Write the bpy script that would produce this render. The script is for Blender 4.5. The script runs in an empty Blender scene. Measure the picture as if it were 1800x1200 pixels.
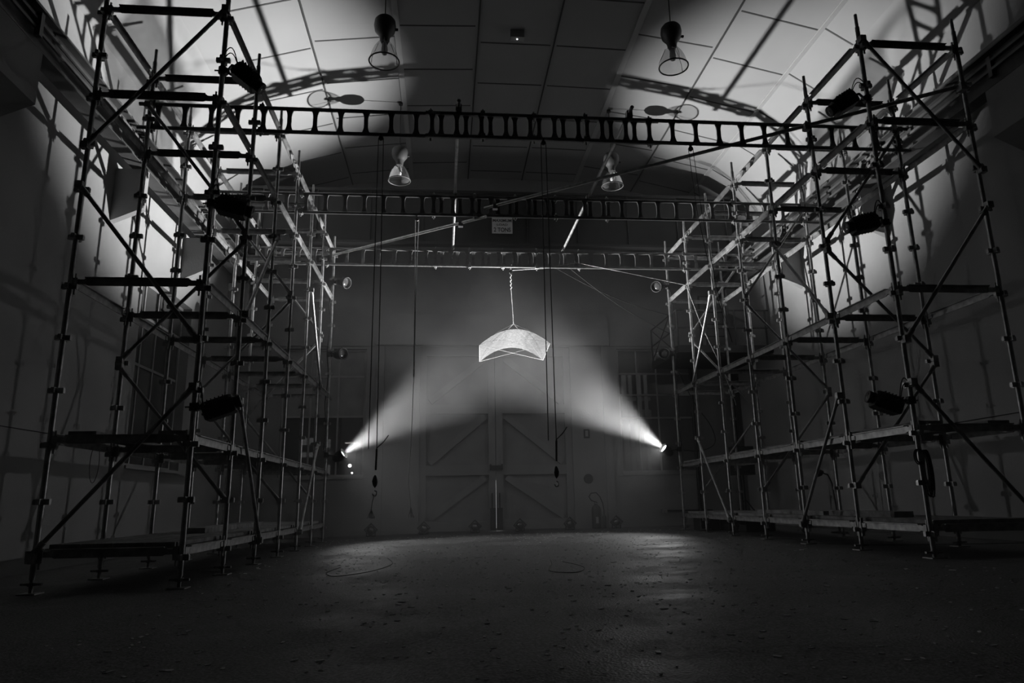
import bpy, math, random
from mathutils import Vector, Matrix
random.seed(7)
S = bpy.context.scene
COL = S.collection

# ------------------------------------------------------------------ camera
cam_d = bpy.data.cameras.new('camera'); cam = bpy.data.objects.new('camera', cam_d); COL.objects.link(cam)
yaw, pitch, roll = -0.0971743, 0.2253364, -0.0178890
cy_, sy_, cp_, sp_, cr_, sr_ = math.cos(yaw), math.sin(yaw), math.cos(pitch), math.sin(pitch), math.cos(roll), math.sin(roll)
fw = Vector((-sy_*cp_, cy_*cp_, sp_)); rt = Vector((cy_, sy_, 0)); up = rt.cross(fw)
r2 = cr_*rt + sr_*up; u2 = -sr_*rt + cr_*up
m = Matrix((r2, u2, -fw)).transposed().to_4x4(); m.translation = Vector((0, 0, .66))
cam.matrix_world = m
cam_d.sensor_width = 36; cam_d.lens = 1224.78/1800*36; cam_d.clip_start = .05; cam_d.clip_end = 200
S.camera = cam

# ------------------------------------------------------------------ view, world
S.view_settings.view_transform = 'Standard'; S.view_settings.look = 'None'
S.view_settings.exposure = 0.0; S.view_settings.gamma = 1; S.view_settings.use_curve_mapping = False
S.cycles.use_denoising = True
S.cycles.max_bounces = 6; S.cycles.diffuse_bounces = 2; S.cycles.glossy_bounces = 2
S.cycles.transparent_max_bounces = 8; S.cycles.volume_bounces = 0
S.cycles.sample_clamp_indirect = 2.0
S.cycles.caustics_reflective = False; S.cycles.caustics_refractive = False
W = bpy.data.worlds.new('world'); S.world = W; W.use_nodes = True
W.node_tree.nodes['Background'].inputs[0].default_value = (.01, .01, .01, 1)
W.node_tree.nodes['Background'].inputs[1].default_value = 1.0

# the two lit lamps (real spotlights in their par cans)
LAMP_POWER = 9700.0
SPOT_ANGLE = 43.5
SPOT_BLEND = .9
AIM = Vector((1.27, 13.02, 3.66))
LAMP_L = Vector((-1.98, 13.93, 1.62)); LAMP_R = Vector((4.43, 13.98, 1.66))
HAZE = 0.0135
FLOOR_FILL = 155.0          # power of the added fill spots that brighten the floor

def fz(x): return .0107*(x-.7)          # the floor rises a little to the right

# ------------------------------------------------------------------ materials
def mat(name, col=.5, rough=.6, metal=0., noise=0., nscale=5., bump=0., bscale=60., emit=0., spec=.5, alpha=1.):
    m = bpy.data.materials.new(name); m.use_nodes = True
    nt = m.node_tree; N = nt.nodes; L = nt.links; b = N['Principled BSDF']
    b.inputs['Base Color'].default_value = (col, col, col, 1)
    b.inputs['Roughness'].default_value = rough; b.inputs['Metallic'].default_value = metal
    b.inputs['Specular IOR Level'].default_value = spec
    if alpha < 1: b.inputs['Alpha'].default_value = alpha
    tc = N.new('ShaderNodeTexCoord')
    n = N.new('ShaderNodeTexNoise'); n.inputs['Scale'].default_value = nscale; n.inputs['Detail'].default_value = 6
    L.new(tc.outputs['Object'], n.inputs['Vector'])
    r = N.new('ShaderNodeMapRange')
    r.inputs['From Min'].default_value = .3; r.inputs['From Max'].default_value = .7
    a = max(noise, .02)
    r.inputs['To Min'].default_value = col*(1-a); r.inputs['To Max'].default_value = col*(1+a)
    L.new(n.outputs['Fac'], r.inputs['Value']); L.new(r.outputs['Result'], b.inputs['Base Color'])
    if bump > 0:
        n2 = N.new('ShaderNodeTexNoise'); n2.inputs['Scale'].default_value = bscale; n2.inputs['Detail'].default_value = 4
        L.new(tc.outputs['Object'], n2.inputs['Vector'])
        bp = N.new('ShaderNodeBump'); bp.inputs['Strength'].default_value = bump; bp.inputs['Distance'].default_value = .01
        L.new(n2.outputs['Fac'], bp.inputs['Height']); L.new(bp.outputs['Normal'], b.inputs['Normal'])
    if emit > 0:
        b.inputs['Emission Color'].default_value = (1, 1, 1, 1); b.inputs['Emission Strength'].default_value = emit
    return m

M_wall = mat('painted_render', .34, .9, noise=.10, nscale=1.1, bump=.25, bscale=35)
M_back = mat('painted_brick', .29, .9, noise=.12, nscale=1.3, bump=.3, bscale=30)
M_ceil = mat('ceiling_board', .30, .9, noise=.05, nscale=1.0)
M_seam = mat('ceiling_seam', .06, .9)
M_strip = mat('ceiling_batten', .36, .8)
M_steelbeam = mat('painted_girder', .075, .6, noise=.3, nscale=4)
M_rail = mat('crane_rail_paint', .16, .6, noise=.35, nscale=3)
M_crane = mat('crane_bridge_paint', .035, .7, noise=.2, nscale=2)
M_galv = mat('galvanised_steel', .42, .38, metal=.75, noise=.3, nscale=14, bump=.1, bscale=80)
M_galv2 = mat('weathered_steel', .34, .45, metal=.6, noise=.35, nscale=12, bump=.1, bscale=80)
M_alu = mat('dull_aluminium', .24, .42, metal=.7, noise=.25, nscale=10)
M_black = mat('black_paint', .02, .5, noise=.2, nscale=8)
M_rubber = mat('black_rubber', .018, .7)
M_wood = mat('scaffold_timber', .22, .85, noise=.45, nscale=9, bump=.4, bscale=50)
M_door = mat('door_timber', .22, .8, noise=.12, nscale=2.2, bump=.2, bscale=40)
M_doortrim = mat('door_timber_trim', .235, .8, noise=.1, nscale=2.2)
M_white = mat('whitened_pane', .27, .35, noise=.15, nscale=3)
M_frame = mat('window_frame_paint', .36, .6, noise=.1)
M_sign = mat('sign_board', .62, .6, noise=.12, nscale=6)
M_ink = mat('sign_lettering', .03, .6)
M_rope = mat('natural_rope', .42, .9, noise=.3, nscale=60)
M_litfibre = mat('rope_fibre_lit_tone', .75, .9, noise=.2, nscale=60)  # rope colour raised to stand in for light on the pale rope and tassels
M_drope = mat('dark_rope', .10, .9, noise=.3, nscale=60)
M_chrome = mat('bright_metal', .7, .2, metal=1.)
M_spun = mat('lamp_housing', .06, .5, noise=.2)
M_lens = mat('unlit_lens', .06, .15, noise=.3, nscale=30, spec=1.0)
M_lit = mat('lit_lens', 1, .5, emit=30)
M_led = mat('status_light', 1, .5, emit=6)
M_slit = mat('daylight_gap', .05, .9)
M_flare = mat('headlight', 1, .5, emit=16)
M_pane = mat('lit_room_beyond', .8, .8, emit=.10)
M_pane2 = mat('lit_room_beyond_dim', .8, .8, emit=.05)
M_yard = mat('yard_wall', .35, .9, noise=.2)
M_box = mat('switch_box', .35, .6)

def floor_mat():
    m = bpy.data.materials.new('dirty_concrete'); m.use_nodes = True
    nt = m.node_tree; N = nt.nodes; L = nt.links; b = N['Principled BSDF']
    tc = N.new('ShaderNodeTexCoord')
    n1 = N.new('ShaderNodeTexNoise'); n1.inputs['Scale'].default_value = 1.0; n1.inputs['Detail'].default_value = 8; n1.inputs['Roughness'].default_value = .65
    n2 = N.new('ShaderNodeTexNoise'); n2.inputs['Scale'].default_value = 55; n2.inputs['Detail'].default_value = 5
    v = N.new('ShaderNodeTexVoronoi'); v.inputs['Scale'].default_value = 75
    for x in (n1, n2, v): L.new(tc.outputs['Object'], x.inputs['Vector'])
    r1 = N.new('ShaderNodeMapRange'); r1.inputs['From Min'].default_value = .3; r1.inputs['From Max'].default_value = .7
    r1.inputs['To Min'].default_value = .065; r1.inputs['To Max'].default_value = .155; L.new(n1.outputs['Fac'], r1.inputs['Value'])
    r2_ = N.new('ShaderNodeMapRange'); r2_.inputs['From Min'].default_value = .35; r2_.inputs['From Max'].default_value = .7
    r2_.inputs['To Min'].default_value = .5; r2_.inputs['To Max'].default_value = 1.7; L.new(n2.outputs['Fac'], r2_.inputs['Value'])
    mu = N.new('ShaderNodeMath'); mu.operation = 'MULTIPLY'; L.new(r1.outputs[0], mu.inputs[0]); L.new(r2_.outputs[0], mu.inputs[1])
    L.new(mu.outputs[0], b.inputs['Base Color'])
    rr = N.new('ShaderNodeMapRange'); rr.inputs['From Min'].default_value = .35; rr.inputs['From Max'].default_value = .65
    rr.inputs['To Min'].default_value = .42; rr.inputs['To Max'].default_value = .75; L.new(n1.outputs['Fac'], rr.inputs['Value'])
    L.new(rr.outputs[0], b.inputs['Roughness'])
    ad = N.new('ShaderNodeMath'); ad.operation = 'ADD'; L.new(n2.outputs['Fac'], ad.inputs[0]); L.new(v.outputs['Distance'], ad.inputs[1])
    bp = N.new('ShaderNodeBump'); bp.inputs['Strength'].default_value = .6; bp.inputs['Distance'].default_value = .006
    L.new(ad.outputs[0], bp.inputs['Height']); L.new(bp.outputs['Normal'], b.inputs['Normal'])
    return m
M_floor = floor_mat()

def glass_mat(name, gloss=.12, tint=.8):
    m = bpy.data.materials.new(name); m.use_nodes = True
    nt = m.node_tree; N = nt.nodes; L = nt.links; N.remove(N['Principled BSDF'])
    t = N.new('ShaderNodeBsdfTransparent'); t.inputs[0].default_value = (tint, tint, tint, 1)
    g = N.new('ShaderNodeBsdfGlossy'); g.inputs['Roughness'].default_value = .05
    fr = N.new('ShaderNodeFresnel'); fr.inputs[0].default_value = 1.45
    ad = N.new('ShaderNodeMath'); ad.operation = 'ADD'; ad.inputs[1].default_value = gloss; L.new(fr.outputs[0], ad.inputs[0])
    mx = N.new('ShaderNodeMixShader'); L.new(ad.outputs[0], mx.inputs[0]); L.new(t.outputs[0], mx.inputs[1]); L.new(g.outputs[0], mx.inputs[2])
    L.new(mx.outputs[0], N['Material Output'].inputs[0])
    return m
M_glass = glass_mat('window_glass', .02, .75)
nt = M_glass.node_tree; mx0 = nt.nodes['Material Output'].inputs[0].links[0].from_node        # a film of dust on the panes
df = nt.nodes.new('ShaderNodeBsdfDiffuse'); df.inputs[0].default_value = (.22, .22, .22, 1); mx1 = nt.nodes.new('ShaderNodeMixShader'); mx1.inputs[0].default_value = .38
nt.links.new(mx0.outputs[0], mx1.inputs[1]); nt.links.new(df.outputs[0], mx1.inputs[2]); nt.links.new(mx1.outputs[0], nt.nodes['Material Output'].inputs[0])
M_globe = glass_mat('ribbed_glass', .05, .8)
def frosted():
    m = bpy.data.materials.new('prismatic_glass'); m.use_nodes = True
    nt = m.node_tree; N = nt.nodes; L = nt.links; N.remove(N['Principled BSDF'])
    t = N.new('ShaderNodeBsdfTransparent'); t.inputs[0].default_value = (.85, .85, .85, 1)
    d = N.new('ShaderNodeBsdfTranslucent'); d.inputs[0].default_value = (.8, .8, .8, 1)
    g = N.new('ShaderNodeBsdfGlossy'); g.inputs['Roughness'].default_value = .15
    m1 = N.new('ShaderNodeMixShader'); m1.inputs[0].default_value = .12; L.new(t.outputs[0], m1.inputs[1]); L.new(d.outputs[0], m1.inputs[2])
    m2 = N.new('ShaderNodeMixShader'); m2.inputs[0].default_value = .10; L.new(m1.outputs[0], m2.inputs[1]); L.new(g.outputs[0], m2.inputs[2])
    L.new(m2.outputs[0], N['Material Output'].inputs[0])
    return m
M_globe = frosted()
def mesh_cloth():
    m = bpy.data.materials.new('woven_net'); m.use_nodes = True
    nt = m.node_tree; N = nt.nodes; L = nt.links; N.remove(N['Principled BSDF'])
    tc = N.new('ShaderNodeTexCoord')
    n = N.new('ShaderNodeTexNoise'); n.inputs['Scale'].default_value = 26; n.inputs['Detail'].default_value = 6; n.inputs['Roughness'].default_value = .7
    L.new(tc.outputs['Object'], n.inputs['Vector'])
    r = N.new('ShaderNodeMapRange'); r.inputs['From Min'].default_value = .35; r.inputs['From Max'].default_value = .65
    r.inputs['To Min'].default_value = .42; r.inputs['To Max'].default_value = .80; L.new(n.outputs['Fac'], r.inputs['Value'])
    d = N.new('ShaderNodeBsdfDiffuse'); d.inputs[0].default_value = (.135, .135, .135, 1)
    tl = N.new('ShaderNodeBsdfTranslucent'); tl.inputs[0].default_value = (.135, .135, .135, 1)
    m1 = N.new('ShaderNodeMixShader'); m1.inputs[0].default_value = .4; L.new(d.outputs[0], m1.inputs[1]); L.new(tl.outputs[0], m1.inputs[2])
    t = N.new('ShaderNodeBsdfTransparent')
    m2 = N.new('ShaderNodeMixShader'); L.new(r.outputs[0], m2.inputs[0]); L.new(t.outputs[0], m2.inputs[1]); L.new(m1.outputs[0], m2.inputs[2])
    L.new(m2.outputs[0], N['Material Output'].inputs[0])
    return m
M_net = mesh_cloth()

# ------------------------------------------------------------------ mesh builder
class MB:
    def __init__(s): s.v = []; s.f = []; s.sm = []
    def add(s, vs, fs, smooth=False):
        o = len(s.v); s.v += [tuple(v) for v in vs]; s.f += [tuple(i+o for i in f) for f in fs]; s.sm += [smooth]*len(fs); return s
    def box(s, c, d, R=None):
        c = Vector(c); hx, hy, hz = d[0]/2, d[1]/2, d[2]/2
        vs = [Vector((x, y, z)) for z in (-hz, hz) for y in (-hy, hy) for x in (-hx, hx)]
        if R is not None: vs = [R @ v for v in vs]
        return s.add([c+v for v in vs], [(0, 2, 3, 1), (4, 5, 7, 6), (0, 1, 5, 4), (2, 6, 7, 3), (0, 4, 6, 2), (1, 3, 7, 5)])
    def bb(s, x0, x1, y0, y1, z0, z1): return s.box(((x0+x1)/2, (y0+y1)/2, (z0+z1)/2), (abs(x1-x0), abs(y1-y0), abs(z1-z0)))
    def rings(s, rings, closed_ends=True, smooth=True):
        n = len(rings[0]); vs = [p for r in rings for p in r]; fs = []
        for i in range(len(rings)-1):
            for j in range(n):
                a = i*n+j; b = i*n+(j+1) % n; fs.append((a, b, b+n, a+n))
        s.add(vs, fs, smooth)
        if closed_ends:
            s.add(rings[0], [tuple(range(n-1, -1, -1))]); s.add(rings[-1], [tuple(range(n))])
        return s
    def tube(s, p0, p1, r, n=10, r1=None):
        p0 = Vector(p0); p1 = Vector(p1); d = (p1-p0).normalized(); a = d.orthogonal().normalized(); b = d.cross(a)
        def ring(p, rr): return [p+rr*(math.cos(2*math.pi*i/n)*a+math.sin(2*math.pi*i/n)*b) for i in range(n)]
        return s.rings([ring(p0, r), ring(p1, r if r1 is None else r1)])
    def path(s, pts, r, n=6):
        pts = [Vector(p) for p in pts]; a = None; rs = []
        for i, p in enumerate(pts):
            d = (pts[min(i+1, len(pts)-1)]-pts[max(i-1, 0)]).normalized()
            a = d.orthogonal().normalized() if a is None else (a-d*a.dot(d)).normalized()
            b = d.cross(a); rs.append([p+r*(math.cos(2*math.pi*k/n)*a+math.sin(2*math.pi*k/n)*b) for k in range(n)])
        return s.rings(rs)
    def lathe(s, prof, o=(0, 0, 0), axis=(0, 0, 1), n=24, ends=True):
        o = Vector(o); d = Vector(axis).normalized(); a = d.orthogonal().normalized(); b = d.cross(a)
        return s.rings([[o+d*h+max(r, 1e-4)*(math.cos(2*math.pi*i/n)*a+math.sin(2*math.pi*i/n)*b) for i in range(n)] for r, h in prof], ends)
    def prism(s, poly, ax, a0, a1):
        # poly of 2d points in the two other axes, extruded along ax (0,1,2)
        def mk(p, h):
            l = [p[0], p[1]]; l.insert(ax, h); return tuple(l)
        n = len(poly); vs = [mk(p, a0) for p in poly]+[mk(p, a1) for p in poly]
        fs = [tuple(range(n)), tuple(range(2*n-1, n-1, -1))]+[(i, i+n, (i+1) % n+n, (i+1) % n) for i in range(n)]
        return s.add(vs, fs)
    def build(s, name, mt, parent=None, off=(0, 0, 0), solid=None):
        off = Vector(off); me = bpy.data.meshes.new(name)
        me.from_pydata([tuple(Vector(v)-off) for v in s.v], [], s.f); me.polygons.foreach_set('use_smooth', s.sm)
        me.materials.append(mt); me.update()
        import bmesh
        bm = bmesh.new(); bm.from_mesh(me); bmesh.ops.recalc_face_normals(bm, faces=bm.faces); bm.to_mesh(me); bm.free()
        o = bpy.data.objects.new(name, me); COL.objects.link(o)
        if parent is not None: o.parent = parent
        else: o.location = off
        return o

def tag(o, label=None, cat=None, group=None, kind=None):
    if label: o['label'] = label
    if cat: o['category'] = cat
    if group: o['group'] = group
    if kind: o['kind'] = kind
    return o
def struct(o, label=None):
    o['kind'] = 'structure'
    if label: o['label'] = label
    return o
def empty(name, loc, label, cat, group=None, R=None):
    e = bpy.data.objects.new(name, None); COL.objects.link(e); e.empty_display_size = .1
    e.location = loc
    if R is not None: e.rotation_euler = R.to_euler()
    return tag(e, label, cat, group)
def place(me_obj_or_mesh, name, parent, loc, rz=0):
    me = me_obj_or_mesh; o = bpy.data.objects.new(name, me); COL.objects.link(o); o.parent = parent; o.location = loc; o.rotation_euler = (0, 0, rz); return o
def mesh_of(mb, name, mt):
    o = mb.build(name, mt); me = o.data; bpy.data.objects.remove(o); return me

XL, XR, YB, YF = -4.85, 7.12, 16.2, -4.0
ZT = 7.12                                            # where walls meet the vault
# ------------------------------------------------------------------ floor, walls, ceiling
fl = MB(); n = 2
fl.add([(XL-.3, YF, fz(XL-.3)), (XR+.3, YF, fz(XR+.3)), (XR+.3, 24, fz(XR+.3)), (XL-.3, 24, fz(XL-.3)),
        (XL-.3, YF, -.4), (XR+.3, YF, -.4), (XR+.3, 24, -.4), (XL-.3, 24, -.4)],
       [(0, 1, 2, 3), (7, 6, 5, 4), (0, 4, 5, 1), (1, 5, 6, 2), (2, 6, 7, 3), (3, 7, 4, 0)])
struct(fl.build('floor', M_floor), 'dark gritty concrete floor')

def wall_with_holes(u0, u1, z0, z1, holes, emit):
    us = sorted({u0, u1} | {h[0] for h in holes} | {h[1] for h in holes}); zs = sorted({z0, z1} | {h[2] for h in holes} | {h[3] for h in holes})
    for i in range(len(us)-1):
        for j in range(len(zs)-1):
            uc, zc = (us[i]+us[i+1])/2, (zs[j]+zs[j+1])/2
            if not any(h[0] < uc < h[1] and h[2] < zc < h[3] for h in holes): emit(us[i], us[i+1], zs[j], zs[j+1])
WL = (11.22, 13.42, 1.30, 4.36)                       # tall window in the left wall
a = MB(); wall_with_holes(YF, YB+.3, -.3, ZT, [WL], lambda u0, u1, z0, z1: a.bb(XL-.3, XL, u0, u1, z0, z1))
struct(a.build('wall_left', M_wall), 'rendered side wall left')
a = MB(); a.bb(XR, XR+.3, YF, YB+.3, -.3, ZT); struct(a.build('wall_right', M_wall), 'rendered side wall right')
WB1 = (-3.72, -1.84, 1.26, 4.20); WB2 = (4.12, 6.05, 1.26, 4.22); DR = (-.60, 2.96, -.3, 4.26)
a = MB(); wall_with_holes(XL, XR, -.3, 9.2, [WB1, WB2, DR], lambda u0, u1, z0, z1: a.bb(u0, u1, YB, YB+.3, z0, z1))
struct(a.build('wall_back', M_back), 'painted end wall with the double door')
a = MB(); a.bb(XL-.3, XR+.3, YF-.3, YF, -.3, 9.2); struct(a.build('wall_front', M_wall))

prof = [(XL-.3, 7.05), (XL, 7.12), (-4.45, 7.42), (-3.95, 7.78), (-3.4, 8.04), (-2.30, 8.36), (-.85, 8.54), (.54, 8.60), (1.9, 8.60), (3.27, 8.57), (4.70, 8.36), (6.07, 8.05), (6.55, 7.74), (6.85, 7.42), (XR, 7.10), (XR+.3, 7.05)]
a = MB()
k = len(prof)
a.add([(x, YF, z) for x, z in prof]+[(x, YB+.3, z) for x, z in prof]+[(x, YF, z+.25) for x, z in prof]+[(x, YB+.3, z+.25) for x, z in prof],
      [(i, i+1, i+1+k, i+k) for i in range(k-1)]+[(i+2*k, i+3*k, i+1+3*k, i+1+2*k) for i in range(k-1)])
struct(a.build('ceiling', M_ceil), 'vaulted boarded ceiling')
# cover strips running down the hall, and short cross seams between boards
def on_seg(i, t, d=.012):
    (x0, z0), (x1, z1) = prof[i], prof[i+1]; return (x0+(x1-x0)*t, z0+(z1-z0)*t-d)
tn = 1
for idx, wide in ((5, 0), (6, 1), (7, 0), (8, 0), (9, 1), (10, 0), (11, 1)):
    x, z = prof[idx]
    a = MB(); w = .05 if wide else .012
    a.bb(x-w, x+w, YF, YB, z-.022, z-.002)
    struct(a.build('trim_%d' % tn, M_strip if wide else M_seam)); tn += 1
seams = []
for i, ph in ((4, 1.4), (5, 0.0), (6, 0.95), (7, .15), (8, .15), (9, .92), (10, -.05), (11, 1.1)):
    y = 10.85+ph-.15
    while y > 1: y -= 2.46 if i in (4, 5, 10, 11) else 1.23
    while y < 16:
        seams.append((i, y)); y += 2.46/2
for i, y in seams:
    if y < 1: continue
    (x0, z0), (x1, z1) = on_seg(i, .04, .006), on_seg(i, .96, .006)
    a = MB(); h = .014
    a.add([(x0, y-h, z0), (x1, y-h, z1), (x1, y+h, z1), (x0, y+h, z0), (x0, y-h, z0+.02), (x1, y-h, z1+.02), (x1, y+h, z1+.02), (x0, y+h, z0+.02)],
          [(0, 1, 2, 3), (7, 6, 5, 4), (0, 4, 5, 1), (1, 5, 6, 2), (2, 6, 7, 3), (3, 7, 4, 0)])
    struct(a.build('trim_%d' % tn, M_seam)); tn += 1
# masonry bands over the door, pilasters, plinth line
for (x0, x1, z0, z1, d) in ((-1.60, 3.90, 4.86, 5.04, .10), (-1.60, 3.90, 4.68, 4.855, .13), (-1.60, 3.90, 4.27, 4.675, .16),
                            (-1.60, -1.42, -.1, 4.265, .05), (3.72, 3.90, -.1, 4.265, .05)):
    a = MB(); a.bb(x0, x1, YB-d, YB-.001, z0, z1); struct(a.build('trim_%d' % tn, M_back)); tn += 1
a = MB(); a.bb(XL, WB1[0]-.1, YB-.03, YB, 4.26, 4.33).bb(WB1[0]-.1, -1.65, YB-.03, YB, 4.26, 4.33).bb(3.95, XR, YB-.03, YB, 4.28, 4.35)
struct(a.build('trim_%d' % tn, M_back)); tn += 1

# ------------------------------------------------------------------ double door
d = empty('door_1', (1.18, YB+.06, 0), 'tall closed double barn door with braced leaves', 'door'); d['kind'] = 'structure'; del d['category']
OD = (1.18, YB+.06, 0)
for s in (-1, 1):
    x0, x1 = (-.60, 1.154) if s < 0 else (1.168, 2.96)
    a = MB(); a.bb(x0, x1, YB+.13, YB+.18, fz(x0)+.03, 4.25)
    lf = a.build('door_leaf', M_door, d, OD)
    a = MB(); z0 = fz(x0)+.03; w = .16
    xi0, xi1 = x0+w, x1-w
    for zz in (z0+.12, 1.37, 2.78, 4.15): a.bb(xi0, xi1, YB+.06, YB+.13, zz-.11, zz+.11)
    a.bb(x0, xi0, YB+.05, YB+.13, z0, 4.25); a.bb(xi1, x1, YB+.05, YB+.13, z0, 4.25)
    a.build('rail_frame', M_doortrim, lf, OD)
    for (za, zb) in ((z0+.23, 1.26), (1.48, 2.67), (2.89, 4.04)):
        a = MB(); ya, yb = YB+.062, YB+.13
        p = Vector((xi0 if s < 0 else xi1, 0, za)); q = Vector((xi1 if s < 0 else xi0, 0, zb))
        dd = (q-p).normalized(); nn = Vector((-dd.z, 0, dd.x))*.075; p = p+dd*.1; q = q-dd*.1
        a.add([(v.x, y, v.z) for y in (ya, yb) for v in (p+nn, q+nn, q-nn, p-nn)], [(0, 1, 2, 3), (7, 6, 5, 4), (0, 4, 5, 1), (1, 5, 6, 2), (2, 6, 7, 3), (3, 7, 4, 0)])
        a.build('diagonal_brace', M_doortrim, lf, OD)
a = MB(); a.bb(1.04, 1.30, YB-.02, YB+.06, 1.40, 1.47).bb(1.02, 1.05, YB-.02, YB+.06, 1.37, 1.50).bb(1.29, 1.32, YB-.02, YB+.06, 1.37, 1.50); a.build('latch_bar', M_black, d, OD)
for xa, xb_, xr in ((1.02, 1.146, 1.05), (1.178, 1.30, 1.22)):
    a = MB(); a.bb(xa, xb_, YB+.0, YB+.05, .04, .52).bb(xr, xr+.03, YB, YB+.05, .5, .85); a.build('drop_bolt', M_black, d, OD)
# added glowing panel standing in for daylight glimpsed through the door gap
a = MB(); a.bb(1.05, 1.32, 16.62, 16.66, 0.06, 1.15); o = a.build('daylight_panel', mat('daylight_glow', 1, .5, emit=.55)); tag(o, 'added glowing panel standing in for daylight through the gap of the double door', 'glow panel')

# ------------------------------------------------------------------ windows
def window(name, rect, axis, pos, cols, rows, depth, label, painted=None):
    u0, u1, z0, z1 = rect
    def B(a, ua, ub, da, db, za, zb):
        if axis == 'y': a.bb(ua, ub, pos+da, pos+db, za, zb)
        else: a.bb(pos-da, pos-db, ua, ub, za, zb)
    org = (0, 0, 0)
    root = MB(); t = .05
    for (ua, ub, za, zb) in ((u0, u1, z0, z0+t), (u0, u1, z1-t, z1), (u0, u0+t, z0+t, z1-t), (u1-t, u1, z0+t, z1-t)): B(root, ua, ub, depth, depth+.07, za, zb)
    r = struct(root.build(name, M_frame), label)
    a = MB(); b = .018
    for i in range(1, cols): u = u0+(u1-u0)*i/cols; B(a, u-b, u+b, depth+.01, depth+.05, z0+t, z1-t)
    for zz in rows: B(a, u0+t, u1-t, depth+.012, depth+.048, zz-b*1.2, zz+b*1.2)
    a.build('glazing_bars', M_frame, r)
    a = MB(); zp = painted or z1-t; B(a, u0+t, u1-t, depth+.028, depth+.032, z0+t, zp); a.build('glass', M_glass, r)
    if painted: a = MB(); B(a, u0+t, u1-t, depth+.026, depth+.034, zp, z1-t); a.build('whitened_glass', M_white, r)
    a = MB(); B(a, u0, u1, -.03, depth, z0-.05, z0-.001); a.build('sill', M_wall, r)
window('window_1', WL, 'x', XL, 4, [3.78, 2.95], .16, 'tall steel window in the left wall')
window('window_2', WB1, 'y', YB, 3, [3.55, 2.62], .07, 'window in the end wall left of the door', 2.62)
window('window_3', WB2, 'y', YB, 4, [3.62, 3.10, 2.55], .07, 'window in the end wall right of the door')
# an annexe wall behind the panes of window 1 (outside)
a = MB(); a.bb(XL-1.4, XL-1.3, 9, 16, 0, 6); tag(a.build('neighbouring_wall', M_yard), 'dark neighbouring wall outside the tall side window', 'wall')
# outside, behind the end windows: a building with lit panes, a parked vehicle's lamps
e = empty('neighbouring_building', (-3.6, 22, 0), 'dark building across the yard with small lit panes, seen through the left end window', 'building')
OE = (-3.6, 22, 0)
a = MB(); a.bb(-6.5, -3.25, 22.02, 22.3, -.1, 6); a.build('wall', M_yard, e, OE)
for (x0, x1, z0, z1) in ((-4.44, -4.24, 2.45, 2.66), (-4.21, -4.02, 2.45, 2.66), (-4.44, -4.24, 2.08, 2.22), (-4.21, -4.02, 2.08, 2.22), (-3.62, -3.52, 2.5, 2.62), (-3.62, -3.52, 2.32, 2.48), (-3.62, -3.52, 2.12, 2.22), (-3.58, -3.50, 1.55, 1.84)):
    a = MB(); a.bb(x0, x1, 21.99, 22.02, z0, z1); a.build('lit_pane', mat('lit_pane', .5, .5, emit=.16), e, OE)
e = empty('parked_vehicle', (-2.8, 21, 0), 'parked vehicle with glowing headlamps seen through the left end window', 'vehicle'); OE = (-2.8, 21, 0)
a = MB(); a.bb(-3.3, -2.25, 21.1, 23, .5, 1.35).bb(-3.15, -2.4, 21.5, 22.9, 1.35, 1.85); a.build('body', M_black, e, OE)
for x, z, r in ((-2.79, 1.76, .050), (-2.72, 1.55, .028)):
    a = MB(); a.lathe([(r*.5, 0), (r, .02), (r, .05)], (x, 21.05, z), (0, 1, 0), 16); a.build('headlamp', M_flare, e, OE)
for x, z in ((-3.12, .78), (-2.4, .78)):
    a = MB(); a.lathe([(.3, 0), (.34, .04), (.34, .2), (.3, .24)], (x-.0, 21.15, .35), (1, 0, 0), 16); a.build('wheel', M_rubber, e, OE)
e = empty('strip_lamp', (-2.72, 20.5, 2.38), 'thin glowing strip lamp seen through the left end window above the spotlight', 'lamp'); OE = (-2.72, 20.5, 2.38)
a = MB(); a.bb(-2.86, -2.58, 20.49, 20.53, 2.36, 2.385); a.build('tube', mat('tube_glow', 1, .5, emit=2.0), e, OE)
a = MB(); a.bb(-2.9, -2.54, 20.5, 20.56, 2.385, 2.42); a.build('housing', M_black, e, OE)
a = MB(); a.bb(-2.56, -2.53, 20.53, 20.56, fz(-2.5), 2.385); a.build('post', M_black, e, OE)
# partition, lit by an added light, seen through the right end window
M_slat = mat('pale_slat_paint', .6, .8)
l = bpy.data.lights.new('screen_fill', 'POINT'); l.energy = 22; l.shadow_soft_size = .08          # added unseen light brightening the screen and board behind the right window
lo = bpy.data.objects.new('screen_fill', l); COL.objects.link(lo); lo.location = (5.1, 17.3, 4.7)
e = empty('slatted_screen', (5.2, 19, 0), 'pale slatted screen standing behind the right end window', 'screen'); OE = (5.2, 19, 0)
for i, x in enumerate((4.5, 4.72, 4.92, 5.12, 5.34, 5.56)):
    a = MB(); a.bb(x, x+(.10 if i % 2 else .14), 19, 19.04, .0, 4.1); a.build('slat', M_slat, e, OE)
a = MB(); a.bb(4.3, 5.75, 19.05, 19.1, 3.35, 3.45).bb(4.3, 5.75, 19.05, 19.1, 2.7, 3.1); a.build('rail', M_yard, e, OE)
e = empty('leaning_board', (4.35, 18.4, 0), 'pale board leaning behind the right end window', 'board'); OE = (4.35, 18.4, 0)
a = MB(); a.box((4.30, 18.4, .985), (.16, .04, 1.9), Matrix.Rotation(.10, 3, 'Y')); a.build('panel', M_slat, e, OE)

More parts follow.
